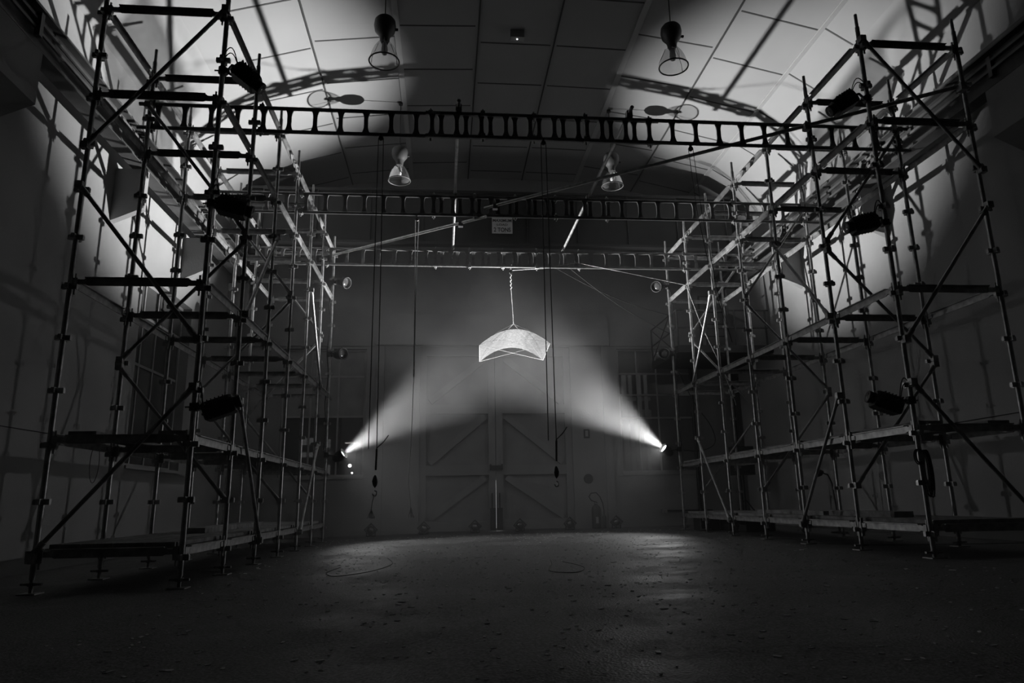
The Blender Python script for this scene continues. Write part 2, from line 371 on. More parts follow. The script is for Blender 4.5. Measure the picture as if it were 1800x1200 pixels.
# ------------------------------------------------------------------ crane rails, corbels, bridge
for side, xw, xi, name in ((-1, XL, -4.42, 'left'), (1, XR, 6.70, 'right')):
    e = empty('crane_runway', ((xw+xi)/2, 8, 5.55), 'long dark steel crane runway girder along the %s wall' % name, 'girder', None)
    O = ((xw+xi)/2, 8, 5.55)
    x0, x1 = sorted((xi, xi-side*-.0+side*.16)); xc = xi+side*.10
    a = MB(); a.bb(xc-.008, xc+.008, YF, YB, 5.56, 6.02).bb(xc-.10, xc+.10, YF, YB, 5.545, 5.565).bb(xc-.10, xc+.10, YF, YB, 6.02, 6.04)
    a.build('girder', M_steelbeam, e, O)
    a = MB(); a.bb(xc-.03, xc+.03, YF, YB, 6.04, 6.10).bb(xc-.02, xc+.02, YF, YB, 6.10, 6.15); a.build('rail', M_rail, e, O)
    a = MB()
    for dx, z in ((.0, 5.80), (.0, 5.92)): a.bb(xc-side*.045-.012, xc-side*.045+.012, YF, YB, z-.018, z+.018)
    a.build('conductor_bar', M_rail, e, O)
    y = 1.6
    while y < 16:
        a = MB(); a.bb(xc-side*.05-.01, xc-side*.05+.05, y-.03, y+.03, 5.70, 5.98); a.build('bracket', M_rail, e, O); y += 2.76
    for yc, ye in ((5.5, 7.2), (9.93, 10.05), (12.7, 12.82), (15.45, 15.57)):
        a = MB(); w = .19
        lab = {5.5: 'the long one nearest the camera', 9.93: 'second from the camera', 12.7: 'third from the camera', 15.45: 'rearmost'}[yc]
        poly = [(xw, 4.72), (xi, 4.92), (xi, 5.54), (xw, 5.54)]
        a.prism(poly, 1, yc, ye)
        o = a.build('wall_corbel', M_wall)
        tag(o, 'rendered corbel under the %s crane runway, %s' % (name, lab), 'corbel', 'corbels under the crane runways')

e = empty('crane_bridge', (1.1, 14.8, 6.15), 'dark overhead crane bridge spanning the hall in front of the end wall', 'crane'); O = (1.1, 14.8, 6.15)
a = MB(); a.bb(-4.30, 6.58, 14.60, 14.63, 6.26, 7.44).bb(-4.30, 6.58, 14.52, 14.72, 7.44, 7.48).bb(-4.30, 6.58, 14.52, 14.72, 6.20, 6.26); a.build('main_girder', M_crane, e, O)
a = MB()
x = -4.0
while x < 6.5: a.bb(x, x+.02, 14.56, 14.60, 6.26, 7.44); x += 1.16
a.build('stiffener', M_crane, e, O)
for xc in (-4.32, 6.60):
    a = MB(); a.bb(xc-.12, xc+.12, 13.9, 15.4, 6.2, 6.5); et = a.build('end_truck', M_crane, e, O)
    for yy in (14.15, 15.15):
        a = MB(); a.lathe([(.08, -.06), (.11, -.05), (.11, .05), (.08, .06)], (xc, yy, 6.26), (1, 0, 0), 18); a.build('wheel', M_rail, et, O)
# load sign
e = empty('load_sign', (1.245, 14.57, 6.65), 'pale sign reading MAXIMUM LOAD 2 TONS on the dark crane bridge', 'sign'); O = (1.245, 14.57, 6.65)
a = MB(); a.bb(1.015, 1.475, 14.548, 14.56, 6.48, 6.86); sg = a.build('board', M_sign, e, O)
for txt, z, sz, w in (('MAXIMUM', 6.755, .085, .42), ('LOAD', 6.665, .058, .24), ('2 TONS', 6.520, .125, .38)):
    c = bpy.data.curves.new('text', 'FONT'); c.body = txt; c.size = sz; c.align_x = 'CENTER'; c.extrude = .001; c.offset = .0022 if sz > .06 else .001
    to = bpy.data.objects.new('text', c); COL.objects.link(to); bpy.context.view_layer.update()
    me = bpy.data.meshes.new_from_object(to); bpy.data.objects.remove(to)
    xs = [v.co.x for v in me.vertices]; ww = max(xs)-min(xs); zs = [v.co.y for v in me.vertices]; zh = max(zs)-min(zs)
    tgt_h = sz*.82
    for v in me.vertices:
        X, Z, D = v.co.x*w/ww, v.co.y*tgt_h/zh, v.co.z
        v.co = Vector((X, -D-.0245, Z+z-6.65))
    me.materials.clear(); me.materials.append(M_ink)
    lo = bpy.data.objects.new('lettering', me); COL.objects.link(lo); lo.parent = sg

# ------------------------------------------------------------------ scaffolds
C0 = .495
def standard_mesh():
    a = MB(); top = 11*C0+.27
    a.tube((0, 0, -.16), (0, 0, top), .0242, 12); a.tube((0, 0, top), (0, 0, top+.17), .0185, 10)
    for k in range(12):
        z = k*C0
        for sx, sy in ((1, 0), (-1, 0), (0, 1), (0, -1)):
            a.box((sx*.044, sy*.044, z), (.046 if sx else .03, .046 if sy else .03, .050))
            a.box((sx*.066, sy*.066, z-.004), (.008 if sx else .036, .008 if sy else .036, .040))
    return mesh_of(a, 'standard', M_galv)
ME_std = standard_mesh()
def bar_mesh(L, name):
    """pressed-steel ledger lying along +x from tube centre to tube centre"""
    a = MB(); i = .13
    poly = [(i-.02, -.012), (i+.03, -.042), (L-i-.03, -.042), (L-i+.02, -.012), (L-i+.02, .012), (L-i-.01, .036), (i+.01, .036), (i-.02, .012)]
    a.prism([(p[0], p[1]) for p in poly], 1, -.004, .004)
    a.bb(i+.01, L-i-.01, -.034, .034, .028, .036)
    for s, x in ((1, .026), (-1, L-.026)):
        a.bb(x, x+s*.12, -.012, .012, -.030, .018)
        a.bb(x, x+s*.045, -.022, .022, -.045, .03)
        a.bb(x+s*.012, x+s*.026, -.008, .008, -.13, .075)      # wedge pin
    return mesh_of(a, name, M_galv2)
def jack_mesh(h):
    a = MB(); a.tube((0, 0, -h+.012), (0, 0, -.14), .0165, 10)
    a.bb(-.075, .075, -.075, .075, -h, -h+.01)
    z = -h+.6*(h-.16)+.012
    a.tube((0, 0, z-.014), (0, 0, z+.014), .034, 10); a.bb(-.085, .085, -.012, .012, z-.01, z+.01)
    return mesh_of(a, 'base_jack', M_galv2)
LEVELS = (0, 2, 5, 9, 11)
def scaffold(xo, xi, y0, z0, dy, label):
    O = Vector(((xo+xi)/2, y0, fz((xo+xi)/2)))
    root = empty('scaffold_tower', O, label, 'scaffold')
    jacks = {x: jack_mesh(z0-fz(x)) for x in (xo, xi)}
    for x in (xo, xi):
        for i in range(7):
            p = Vector((x, y0+dy*i, z0))
            s = place(ME_std, 'standard', root, p-O)
            place(jacks[x], 'base_jack', s, (0, 0, 0))
    lo, hi = min(xo, xi), max(xo, xi)
    tm = bar_mesh(hi-lo, 'transom'); lm = bar_mesh(dy, 'ledger')
    for k in LEVELS:
        z = z0+k*C0+.055
        for i in range(7): place(tm, 'transom', root, Vector((lo, y0+dy*i, z))-O)
        for x in (xo, xi):
            for i in range(6): place(lm, 'ledger', root, Vector((x, y0+dy*i, z))-O, math.pi/2)
    def node(x, i, k, off): return Vector((x, y0+dy*i, z0+k*C0))+Vector(off)
    def brace(p, q, name='diagonal_brace'):
        a = MB(); d_ = (q-p).normalized()
        a.tube(p, q, .0205, 10)
        for e_, s in ((p, 1), (q, -1)):
            a.tube(e_-d_*.03*s, e_+d_*.14*s, .028, 8); 
        b = a.build(name, M_galv2, root, O)
        for e_ in (p, q):
            a = MB(); a.box(e_, (.07, .06, .07)); a.build('brace_coupler', M_galv2, b, O)
    yo = (0, -.058, 0)
    brace(node(xo, 0, 7.9, yo), node(xi, 0, 11.15, yo)); brace(node(xo, 0, 7.05, yo), node(xi, 0, 3.95, yo)); brace(node(xi, 0, 3.05, yo), node(xo, 0, .1, yo))
    for i in (1, 3, 5):
        yp = (0, -.058, 0) if i != 5 else (0, .06, 0)
        brace(node(xo, i, 10.3, yp), node(xi, i, 7.1, yp)); brace(node(xi, i, 6.85, yp), node(xo, i, 4.05, yp)); brace(node(xo, i, 3.9, yp), node(xi, i, 1.0, yp))
    s = 1 if xi > xo else -1
    xp = (s*.056, 0, 0)
    for (ia, ka, ib, kb) in ((2, 8.0, 1, 5.15), (1, 3.15, 2, .05), (4, 8.0, 5, 5.1), (5, 3.0, 4, .05)):
        brace(node(xi, ia, ka, xp), node(xi, ib, kb, xp), 'ledger_brace')
    return root
LX = (-3.537, -2.314); RX = (5.979, 4.776)
LY, RY, DY = 6.657, 6.711, 1.2205
LZ, RZ = .231, .2757
scaffold(LX[0], LX[1], LY, LZ, DY, 'tall galvanised scaffold standing along the left wall')
scaffold(RX[0], RX[1], RY, RZ, DY, 'tall galvanised scaffold standing along the right wall')

# planks
lenname = ['nearest the camera', 'middle', 'furthest from the camera']
def plank(x0, x1, y0, y1, z, label, group, th=.038, rz=0.0):
    a = MB(); cx, cy = (x0+x1)/2, (y0+y1)/2; hx, hy = (x1-x0)/2, (y1-y0)/2
    a.box((0, 0, th/2), (x1-x0, y1-y0, th)); o = a.build('scaffold_board', M_wood)
    for e_ in (1, -1):
        b = MB(); b.box((0, e_*(hy+.0006), th/2), (x1-x0+.002, .0012, th*.9)); b.build('end_band', M_alu, o)
    o.location = (cx, cy, z); o.rotation_euler = (0, 0, rz); tag(o, label, 'board', group); return o
for side, (xo, xi), y0, z0 in (('left', LX, LY, LZ), ('right', RX, RY, RZ)):
    s = 1 if xi > xo else -1
    zt = z0+.055+.0352
    rows = ['inner edge row', 'second row from the inner edge', 'third row from the inner edge', 'wall side row']
    for r in range(4):
        xc = xi-s*(.205+r*.268)
        for j in range(3):
            ya = y0+.04+j*2*DY; yb = ya+2*DY-.06
            plank(xc-.125, xc+.125, ya, yb, zt+.001, '%s scaffold base deck board, %s, length %s' % (side, rows[r], lenname[j]), 'base deck boards')
    zt2 = z0+2*C0+.055+.0352
    xc = xi-s*.19
    for j in range(3):
        ya = y0+.04+j*2*DY; yb = ya+2*DY-.06
        plank(xc-.12, xc+.12, ya, yb, zt2+.001, 'weathered board on the %s scaffold second lift, length %s' % (side, lenname[j]), 'second lift boards')
    xc2 = xo+s*.25
    plank(xc2-.12, xc2+.12, y0+.04, y0+2*DY-.02, zt2+.001, 'weathered board on the wall side of the second lift of the %s scaffold' % side, 'second lift boards')
    # loose boards lying on the base deck
    zz = zt+.0395
    if side == 'left':
        plank(-3.05, -2.80, LY+2.0, LY+4.9, zz+.0005, 'loose thick timber lying on the left base deck', None, .06, .02)
    else:
        plank(5.05, 5.28, RY+.95, RY+2.35, zz+.0005, 'short loose timber lying on the right base deck, nearer of two', 'loose timbers on the right deck', .065, -.01)
        plank(5.1, 5.33, RY+2.6, RY+4.6, zz+.0005, 'long loose timber lying on the right base deck, further of two', 'loose timbers on the right deck', .05, .015)

# ------------------------------------------------------------------ ladder beams
def ladder_beam(x0, x1, y, zt, zb, label, droop=0.0, couplers=(), sh=.155, pitch=.3085):
    O = Vector((x0, y, zb)); root = empty('ladder_beam', O, label, 'beam', 'ladder beams across the hall')
    for z, nm in ((zt, 'top_chord'), (zb, 'bottom_chord')):
        a = MB(); a.tube((x0, y, z), (x1, y, z), .0242, 12); a.build(nm, M_alu, root, O)
    n = int((x1-x0-sh-.06)/pitch); hh = zt-zb-.04
    a = MB(); w0, w1 = .058, .026
    zs = [0, .05, .16, .28, .72, .84, .95, 1]; ws = [.046, .040, .030, .0245, .0245, .030, .040, .046]
    rings = []
    for t, w in zip(zs, ws):
        z = zb+.02+t*hh; rings.append([(-w, -.012, z-zb), (w, -.012, z-zb), (w, .012, z-zb), (-w, .012, z-zb)])
    a.rings(rings, True, False); me = mesh_of(a, 'rung', M_alu)
    for i in range(n+1): place(me, 'rung', root, (sh+i*pitch, 0, 0))
    for cx in couplers:
        a = MB()
        for z in (zt, zb): a.box((cx, y, z), (.055, .075, .07)).tube((cx, y, z-.07), (cx, y, z+.07), .012, 8)
        a.build('coupler', M_galv2, root, O)
    return root
bx = (-3.69, 2.72), (-.26, 6.07)
nm = ['nearest', 'middle', 'rearmost']
for j, (yl, yr) in enumerate(((LY+DY, RY+DY), (LY+3*DY, RY+3*DY), (LY+5*DY, RY+5*DY))):
    x0l = (-3.69, -3.60, -3.66)[j]; x1r = (6.10, 6.16, 6.16)[j]
    ladder_beam(x0l, 2.72, yl+.055, 5.412, 5.102, '%s overhead ladder beam, half running from the left scaffold' % nm[j], couplers=(-3.52, -2.25, -.2, 1.1, 2.6), sh=(-.068-6e-9-x0l) % .3085 if j == 0 else (-.38-x0l) % .300, pitch=.3085 if j == 0 else .300)
    ladder_beam(-.26, x1r, yr-.055, 5.392, 5.082, '%s overhead ladder beam, half running from the right scaffold' % nm[j], couplers=(.45, 1.75, 4.70, 5.90), sh=(-.18+.26) if j == 0 else (-.20+.26), pitch=.3065 if j == 0 else .303)

# tubes lying on / under the beams
def tube_thing(p, q, label, clamps=(), r=.0242, mt=None):
    p, q = Vector(p), Vector(q); O = (p+q)/2; e = empty('scaffold_tube', O, label, 'tube', 'loose tubes clamped to the beams')
    a = MB(); a.tube(p, q, r, 12); a.build('tube', mt or M_galv, e, O)
    for t in clamps:
        a = MB(); c = p.lerp(q, t); a.box(c-Vector((0, 0, .02)), (.075, .08, .09)); a.build('swivel_coupler', M_galv2, e, O)
yb1, yb2, yb3 = LY+DY, LY+3*DY, LY+5*DY
zt = 5.412+.05
tube_thing((.15, yb1-.15, zt+.02), (.13, yb3+.12, zt), 'straight tube lying along the hall over the beams, left of the load sign', (.03, .52))
tube_thing((2.33, yb1-.15, zt+.02), (2.29, yb3+.12, zt), 'straight tube lying along the hall over the beams, right of the load sign', (.03, .52))
tube_thing((5.93, 6.53, 5.19), (.60, 10.24, 5.175), 'long dark tube slanting from the right scaffold to the middle beam', (.015, .27, .97))
tube_thing((.62, 10.22, 5.025), (-2.15, 12.95, 5.34), 'long lit tube slanting from the middle beam to the left scaffold', (.14,))

# ------------------------------------------------------------------ spotlights
def rotM(fwd, upv=(0, 0, 1)):
    f_ = Vector(fwd).normalized(); x = f_.cross(Vector(upv)).normalized(); z = x.cross(f_); return Matrix((x, f_, z)).transposed()
def profile_spot(clamp, centre, fwd, label, cable_up=.35, side=1):
    """black moving profile lantern: finned body, barrel, yoke, clamp, cable. built in local axes, +y = beam"""
    R = rotM(fwd); C_ = Vector(centre); e = empty('stage_lantern', C_, label, 'lantern', 'black stage lanterns on the scaffolds', R)
    a = MB()
    prof2 = [(-.072, -.088), (-.088, -.045), (-.088, .045), (-.06, .083), (.06, .083), (.088, .045), (.088, -.045), (.072, -.088)]
    a.rings([[(x*s_, y, z*s_) for x, z in prof2] for y, s_ in ((-.15, .85), (-.13, 1), (.10, 1), (.125, .9))], True, False)
    a.build('body', M_black, e)
    a = MB()
    for i in range(6): a.box((0, -.115+i*.035, 0), (.19, .008, .178))
    a.build('cooling_fins', M_black, e)
    a = MB(); a.lathe([(.055, .12), (.055, .155), (.064, .16), (.064, .185), (.052, .187)], (0, 0, 0), (0, 1, 0), 20); br = a.build('lens_barrel', M_black, e)
    a = MB(); a.lathe([(.050, .181), (.03, .190), (.002, .193)], (0, 0, 0), (0, 1, 0), 20); a.build('lens', M_lens, br)
    a = MB(); a.box((.05, -.156, -.02), (.03, .012, .02)).box((-.03, -.156, .03), (.05, .012, .03)); a.build('rear_panel', M_rubber, e)
    a = MB(); a.lathe([(.004, 0), (.004, .003)], (.03, -.1545, -.05), (0, 1, 0), 8); a.build('status_light', M_led, e)
    # yoke and clamp in local space
    Ri = R.transposed(); k = Ri @ (Vector(clamp)-C_); off = k.normalized()
    for s_ in (-1, 1):
        a = MB(); p0 = Vector((s_*.118, -.02, 0)); p1 = Vector((s_*.118, -.02, 0))+off*.14; p1.x = s_*.10; p2 = k-off*.06; 
        a.path([p0, p0.lerp(p1, .6), p1, p1.lerp(p2, .6)+Vector((s_*.012, 0, 0)), p2], .013, 6)
        a.lathe([(.022, 0), (.022, .02)], (s_*.10, -.02, 0), (s_, 0, 0), 12)
        a.build('yoke_arm', M_black, e)
    a = MB(); a.box(k-off*.03, (.06, .06, .07)); a.tube(k-Ri@Vector((0, 0, .035)), k+Ri@Vector((0, 0, .035)), .042, 12)
    a.tube(k-Ri@Vector((.08, 0, 0)), k+Ri@Vector((.06, 0, 0)), .008, 6)
    a.build('clamp', M_black, e)
    for j in range(2):
        up_ = Ri @ Vector((0, 0, 1)); pts = []
        p0 = Vector((.02*j, -.145, .03)); p3 = k+up_*(.13+.05*j)
        for t in range(9):
            t /= 8; pts.append(p0.lerp(p3, t)+up_*math.sin(t*math.pi)*(.12+.03*j))
        a = MB(); a.path(pts, .0055, 5); a.build('cable', M_rubber, e)
    return e
B1 = Vector((LX[1], LY, 0)); C1 = Vector((RX[1], RY, 0))
def at(v, z): return Vector((v.x, v.y, z))
profile_spot(at(B1, 5.06), (-2.04, 6.60, 4.95), (.85, .1, -.66), 'black stage lantern at the top of the left scaffold, tilted down')
profile_spot(at(B1, 3.58), (-2.08, 6.60, 3.52), (.95, .1, -.22), 'black stage lantern halfway up the left scaffold')
profile_spot(at(B1, 1.56), (-2.06, 6.60, 1.55), (.93, .1, .36), 'black stage lantern low on the left scaffold, tilted up')
profile_spot(at(C1, 5.06), (4.42, 6.64, 4.94), (-.82, .1, -.52), 'black stage lantern at the top of the right scaffold, tilted down')
profile_spot(at(C1, 3.55), (4.46, 6.64, 3.50), (-.95, .1, -.2), 'black stage lantern halfway up the right scaffold')
profile_spot(at(C1, 1.60), (4.44, 6.64, 1.57), (-.93, .1, .36), 'black stage lantern low on the right scaffold, tilted up')

def par_can(post, centre, fwd, label, lit=False, group='par cans on the rear scaffold posts', s=1.0):
    R = rotM(fwd); C_ = Vector(centre); e = empty('par_can', C_, label, 'spotlight', group, R)
    a = MB(); a.lathe([(.045*s, -.15*s), (.075*s, -.13*s), (.10*s, -.06*s), (.112*s, .0), (.112*s, .10*s), (.122*s, .105*s), (.122*s, .125*s), (.106*s, .125*s), (.104*s, .03*s), (.02*s, .0)], (0, 0, 0), (0, 1, 0), 28, False); a.build('housing', M_black, e)
    a = MB(); a.lathe([(.100*s, .055*s), (.098*s, .07*s), (.04*s, .082*s), (.002, .085*s)], (0, 0, 0), (0, 1, 0), 24, False); a.build('lens', M_lit if lit else M_lens, e)
    Ri = R.transposed()
    if post is not None:
        k = Ri @ (Vector(post)-C_); off = k.normalized(); a = MB()
        for s_ in (-1, 1):
            a = MB(); a.path([(s_*.125, 0, 0), Vector((s_*.125, 0, 0))+off*.12, k-off*.05], .011, 6); a.build('yoke_arm', M_black, e)
        a = MB(); a.tube(k-Ri@Vector((0, 0, .05)), k+Ri@Vector((0, 0, .05)), .045, 12).box(k-off*.03, (.06, .06, .06)); a.build('clamp', M_black, e)
    return e
PL = Vector((LX[1], LY+6*DY, 0)); PR = Vector((RX[1], RY+6*DY, 0))
par_can(at(PL, 5.10), (-2.10, 13.86, 5.08), (.80, -.55, -.30), 'unlit par can at the top of the left rear post')
par_can(at(PL, 3.60), (-2.11, 13.84, 3.58), (.75, -.65, -.10), 'unlit par can midway up the left rear post')
par_can(at(PR, 5.10), (4.52, 13.90, 5.08), (-.60, -.70, -.25), 'unlit par can at the top of the right rear post')
par_can(at(PR, 3.64), (4.57, 13.90, 3.60), (-.45, -.85, .0), 'unlit par can midway up the right rear post')
for post, pos, lab, zz in ((PL, LAMP_L, 'glowing spotlight throwing a hazy beam, on the left rear post', 1.60), (PR, LAMP_R, 'glowing spotlight throwing a hazy beam, on the right rear post', 1.64)):
    d_ = (AIM-pos).normalized()
    par_can(at(post, zz), pos-d_*.09, d_, lab, True, 'lit spotlights aimed at the hanging sheet', s=.9)
    l = bpy.data.lights.new('spot_beam', 'SPOT'); l.energy = LAMP_POWER; l.spot_size = math.radians(SPOT_ANGLE); l.spot_blend = SPOT_BLEND; l.shadow_soft_size = .045
    lo = bpy.data.objects.new('spot_beam', l); COL.objects.link(lo); lo.location = pos+d_*.045
    lo.rotation_euler = (-d_).to_track_quat('Z', 'Y').to_euler()
    l.energy = LAMP_POWER*(1.12 if pos is LAMP_R else .84)
    l = bpy.data.lights.new('floor_fill', 'SPOT'); l.energy = FLOOR_FILL; l.spot_size = math.radians(98); l.spot_blend = 1; l.shadow_soft_size = .05  # added fill spot at each lamp, turned down to brighten the floor
    l2 = bpy.data.objects.new('floor_fill', l); COL.objects.link(l2); l2.location = lo.location; l2.rotation_euler = (pos-Vector((.9, 11.7, -.1))).to_track_quat('Z', 'Y').to_euler()

# floor fixtures along the end wall
fx = [(-1.59, 'beside the left wall of the doorway'), (-.46, 'at the left edge of the double door'), (.65, 'in front of the left door leaf'), (1.64, 'just right of the door gap'), (2.75, 'at the right edge of the double door'), (3.80, 'right of the fire extinguisher')]
for x, w in fx:
    z0 = fz(x); C_ = Vector((x, 15.72, z0+.14)); e = empty('floor_uplighter', (x, 15.72, z0), 'small dark diamond framed uplighter %s' % w, 'uplighter', 'uplighters along the end wall')
    R = Matrix.Rotation(-.25, 3, 'X'); O = (x, 15.72, z0)
    a = MB(); fr = Matrix.Rotation(math.pi/4, 3, 'Y')
    for s_ in (-1, 1):
        a.box(C_+R@(fr@Vector((s_*.095, 0, 0))), (.02, .05, .21), R@fr); a.box(C_+R@(fr@Vector((0, 0, s_*.095))), (.21, .05, .02), R@fr)
    a.build('gel_frame', M_black, e, O)
    a = MB(); ax = R@Vector((0, 1, 0)); a.lathe([(.085, .03), (.085, .10), (.05, .15)], C_, ax, 20); a.build('housing', M_black, e, O)
    a = MB(); a.lathe([(.002, -.012), (.04, -.008), (.075, .025)], C_, ax, 20, False); a.build('lens', M_lens, e, O)
    a = MB(); a.bb(x-.09, x+.09, 15.70, 15.86, z0, z0+.02).bb(x-.10, x-.085, 15.74, 15.78, z0, z0+.15).bb(x+.085, x+.10, 15.74, 15.78, z0, z0+.15); a.build('stand', M_black, e, O)

# ------------------------------------------------------------------ pendant high-bay lamps
def pendant(x, y, z, label):
    e = empty('high_bay_lamp', (x, y, z), label, 'ceiling lamp', 'glass high bay lamps hanging from the vault'); O = (x, y, z)
    # z = rim height of the glass
    a = MB(); a.lathe([(.05, .30), (.07, .34), (.075, .40), (.10, .44), (.145, .50), (.16, .58), (.15, .66), (.12, .70), (.04, .72)], O, (0, 0, 1), 28); h = a.build('ballast_housing', M_spun, e, O)
    a = MB(); a.tube((x+.14, y, z+.53), (x+.19, y, z+.53), .02, 8); a.build('knob', M_spun, h, O)
    a = MB(); a.lathe([(.208, .0), (.20, .06), (.178, .14), (.145, .22), (.10, .29), (.07, .32)], O, (0, 0, 1), 36, False); a.build('glass_shade', M_globe, e, O)
    a = MB(); pts = [(x+.214*math.cos(t*math.pi/18), y+.214*math.sin(t*math.pi/18), z) for t in range(37)]; a.path(pts, .011, 8); a.build('rim_ring', M_spun, e, O)
    a = MB(); a.lathe([(.002, .10), (.035, .12), (.05, .18), (.04, .26), (.02, .32)], O, (0, 0, 1), 16); a.build('lamp_bulb', mat('bulb_glass', .6, .3), e, O)
    for t in (.6, 2.7, 4.8):
        a = MB(); a.path([(x+.214*math.cos(t), y+.214*math.sin(t), z), (x+.205*math.cos(t), y+.205*math.sin(t), z+.12), (x+.10*math.cos(t), y+.10*math.sin(t), z+.33)], .004, 5)
        a.build('stay_wire', M_spun, e, O)
    zc = 8.52
    a = MB(); a.tube((x, y, z+.70), (x, y, zc), .008, 6); a.tube((x, y, zc-.05), (x, y, zc), .04, 10); a.build('suspension_cord', M_rubber, e, O)
pendant(-.90, 9.0, 6.86, 'high bay lamp hanging at the front left')
pendant(3.39, 9.0, 6.97, 'high bay lamp hanging at the front right')
pendant(-.92, 12.75, 6.82, 'high bay lamp hanging at the rear left')
pendant(3.34, 12.75, 6.82, 'high bay lamp hanging at the rear right')

e = empty('smoke_detector', (1.21, 10.55, 8.50), 'small pale detector box with a glowing dot on the vault', 'detector'); O = (1.21, 10.55, 8.5)
a = MB(); a.bb(1.09, 1.33, 10.47, 10.60, 8.46, 8.598); a.build('casing', M_box, e, O)
a = MB(); a.bb(1.10, 1.32, 10.60, 10.66, 8.50, 8.598); a.build('backplate', M_black, e, O)
a = MB(); a.lathe([(.010, 0), (.010, .008)], (1.21, 10.53, 8.452), (0, 0, 1), 8); a.build('indicator_light', M_led, e, O)

# ------------------------------------------------------------------ hanging curved sheet
N0 = [(.60, 12.2, 3.40), (1.19, 12.2, 3.70), (1.88, 12.2, 3.44)]; F0 = [(.65, 13.2, 3.30), (1.34, 13.2, 3.58), (1.89, 13.2, 3.33)]
e = empty('hanging_sheet_sculpture', (1.25, 12.7, 3.55), 'glowing white arched net sheet hanging in midair where the beams cross', 'sculpture'); O = (1.25, 12.7, 3.55)
def arc(P, t):
    p0, p1, p2 = P; cx = (p0[0]+p2[0])/2
    x = p0[0]+(p2[0]-p0[0])*t; base = p0[2]+(p2[2]-p0[2])*t; h = p1[2]-(p0[2]+p2[2])/2
    return Vector((x, p0[1], base+h*(1-(2*t-1)**2)*1.0))
nu, nv = 40, 14; vs = []
for j in range(nv+1):
    for i in range(nu+1):
        u = i/nu; p = arc(N0, u).lerp(arc(F0, u), j/nv); p.z += .02*math.sin(j/nv*math.pi); vs.append(p)
a = MB(); a.add(vs, [(j*(nu+1)+i, j*(nu+1)+i+1, (j+1)*(nu+1)+i+1, (j+1)*(nu+1)+i) for j in range(nv) for i in range(nu)], True)
a.build('net_sheet', M_net, e, O)
M_edge = mat('white_cord', .12, .8)
for nm_, P in (('front_rod', N0), ('rear_rod', F0)):
    a = MB(); a.path([arc(P, i/nu) for i in range(nu+1)], .0035, 6); a.build(nm_, M_edge, e, O)
for t, nm_ in ((0, 'side_rod'), (1, 'side_rod')):
    a = MB(); a.path([arc(N0, t), arc(F0, t)], .0035, 6); a.build(nm_, M_edge, e, O)
for p, q in ((arc(N0, 0), arc(F0, 1)), (arc(N0, 1), arc(F0, 0))):
    a = MB(); a.path([p, q], .0035, 6); a.build('tie_cord', M_edge, e, O)
ap = Vector((1.27, 12.68, 3.92))
for q in (arc(N0, 0.02), arc(N0, .98), arc(F0, .02), arc(F0, .98)):
    a = MB(); a.path([ap, ap.lerp(q, .5)+Vector((0, 0, .03)), q], .003, 5); a.build('bridle_cord', M_edge, e, O)
def rope(name, pts, r, mt, label, cat='rope', group=None):
    a = MB(); a.path(pts, r, 6); o = a.build(name, mt); tag(o, label, cat, group); return o
YP = LY+5*DY+.055
e = empty('pulley_block', (1.25, YP, 4.9), 'bright pulley and knotted line under the rearmost beam holding up the sheet', 'pulley'); O = (1.25, YP, 4.9)
a = MB(); a.path([(1.25, YP, 5.08), (1.27, YP-.04, 5.13), (1.25, YP, 5.14)], .006, 6).path([(1.25, YP, 5.08), (1.25, YP, 5.03)], .006, 6); a.build('sling', M_rope, e, O)
a = MB(); a.lathe([(.035, -.014), (.035, -.006), (.028, 0), (.035, .006), (.035, .014)], (1.25, YP, 5.0), (0, 1, 0), 20); a.build('sheave', M_chrome, e, O)
for s_ in (-1, 1):
    a = MB(); a.bb(1.232, 1.268, YP+s_*.019-.003, YP+s_*.019+.003, 4.95, 5.05); a.build('cheek_plate', M_chrome, e, O)
a = MB(); pts = [(1.25+.012*math.sin(i*1.7), YP+.012*math.cos(i*1.7), 4.95-.022*i) for i in range(15)]; a.path(pts, .009, 6); a.build('knotted_line', M_rope, e, O)
rope('hanging_line', [(1.25, YP, 4.64), (1.26, 12.7, 4.2), (1.27, 12.68, 3.92)], .0045, M_rope, 'thin pale line from the pulley down to the glowing sheet')
rope('hauling_rope', [(1.28, YP-.03, 5.02), (1.9, YP-.05, 5.06), (2.54, YP-.09, 5.17), (3.4, YP-.15, 4.98), (4.70, RY+5*DY-.09, 4.74)], .006, M_rope, 'pale rope running from the pulley across to the right scaffold')
rope('tail_rope', [(4.70, RY+5*DY-.10, 4.72), (4.95, 12.72, 3.9), (5.28, 12.65, 3.0), (5.45, 12.6, 2.35)], .005, M_rope, 'pale rope tail hanging from the right scaffold towards its base')

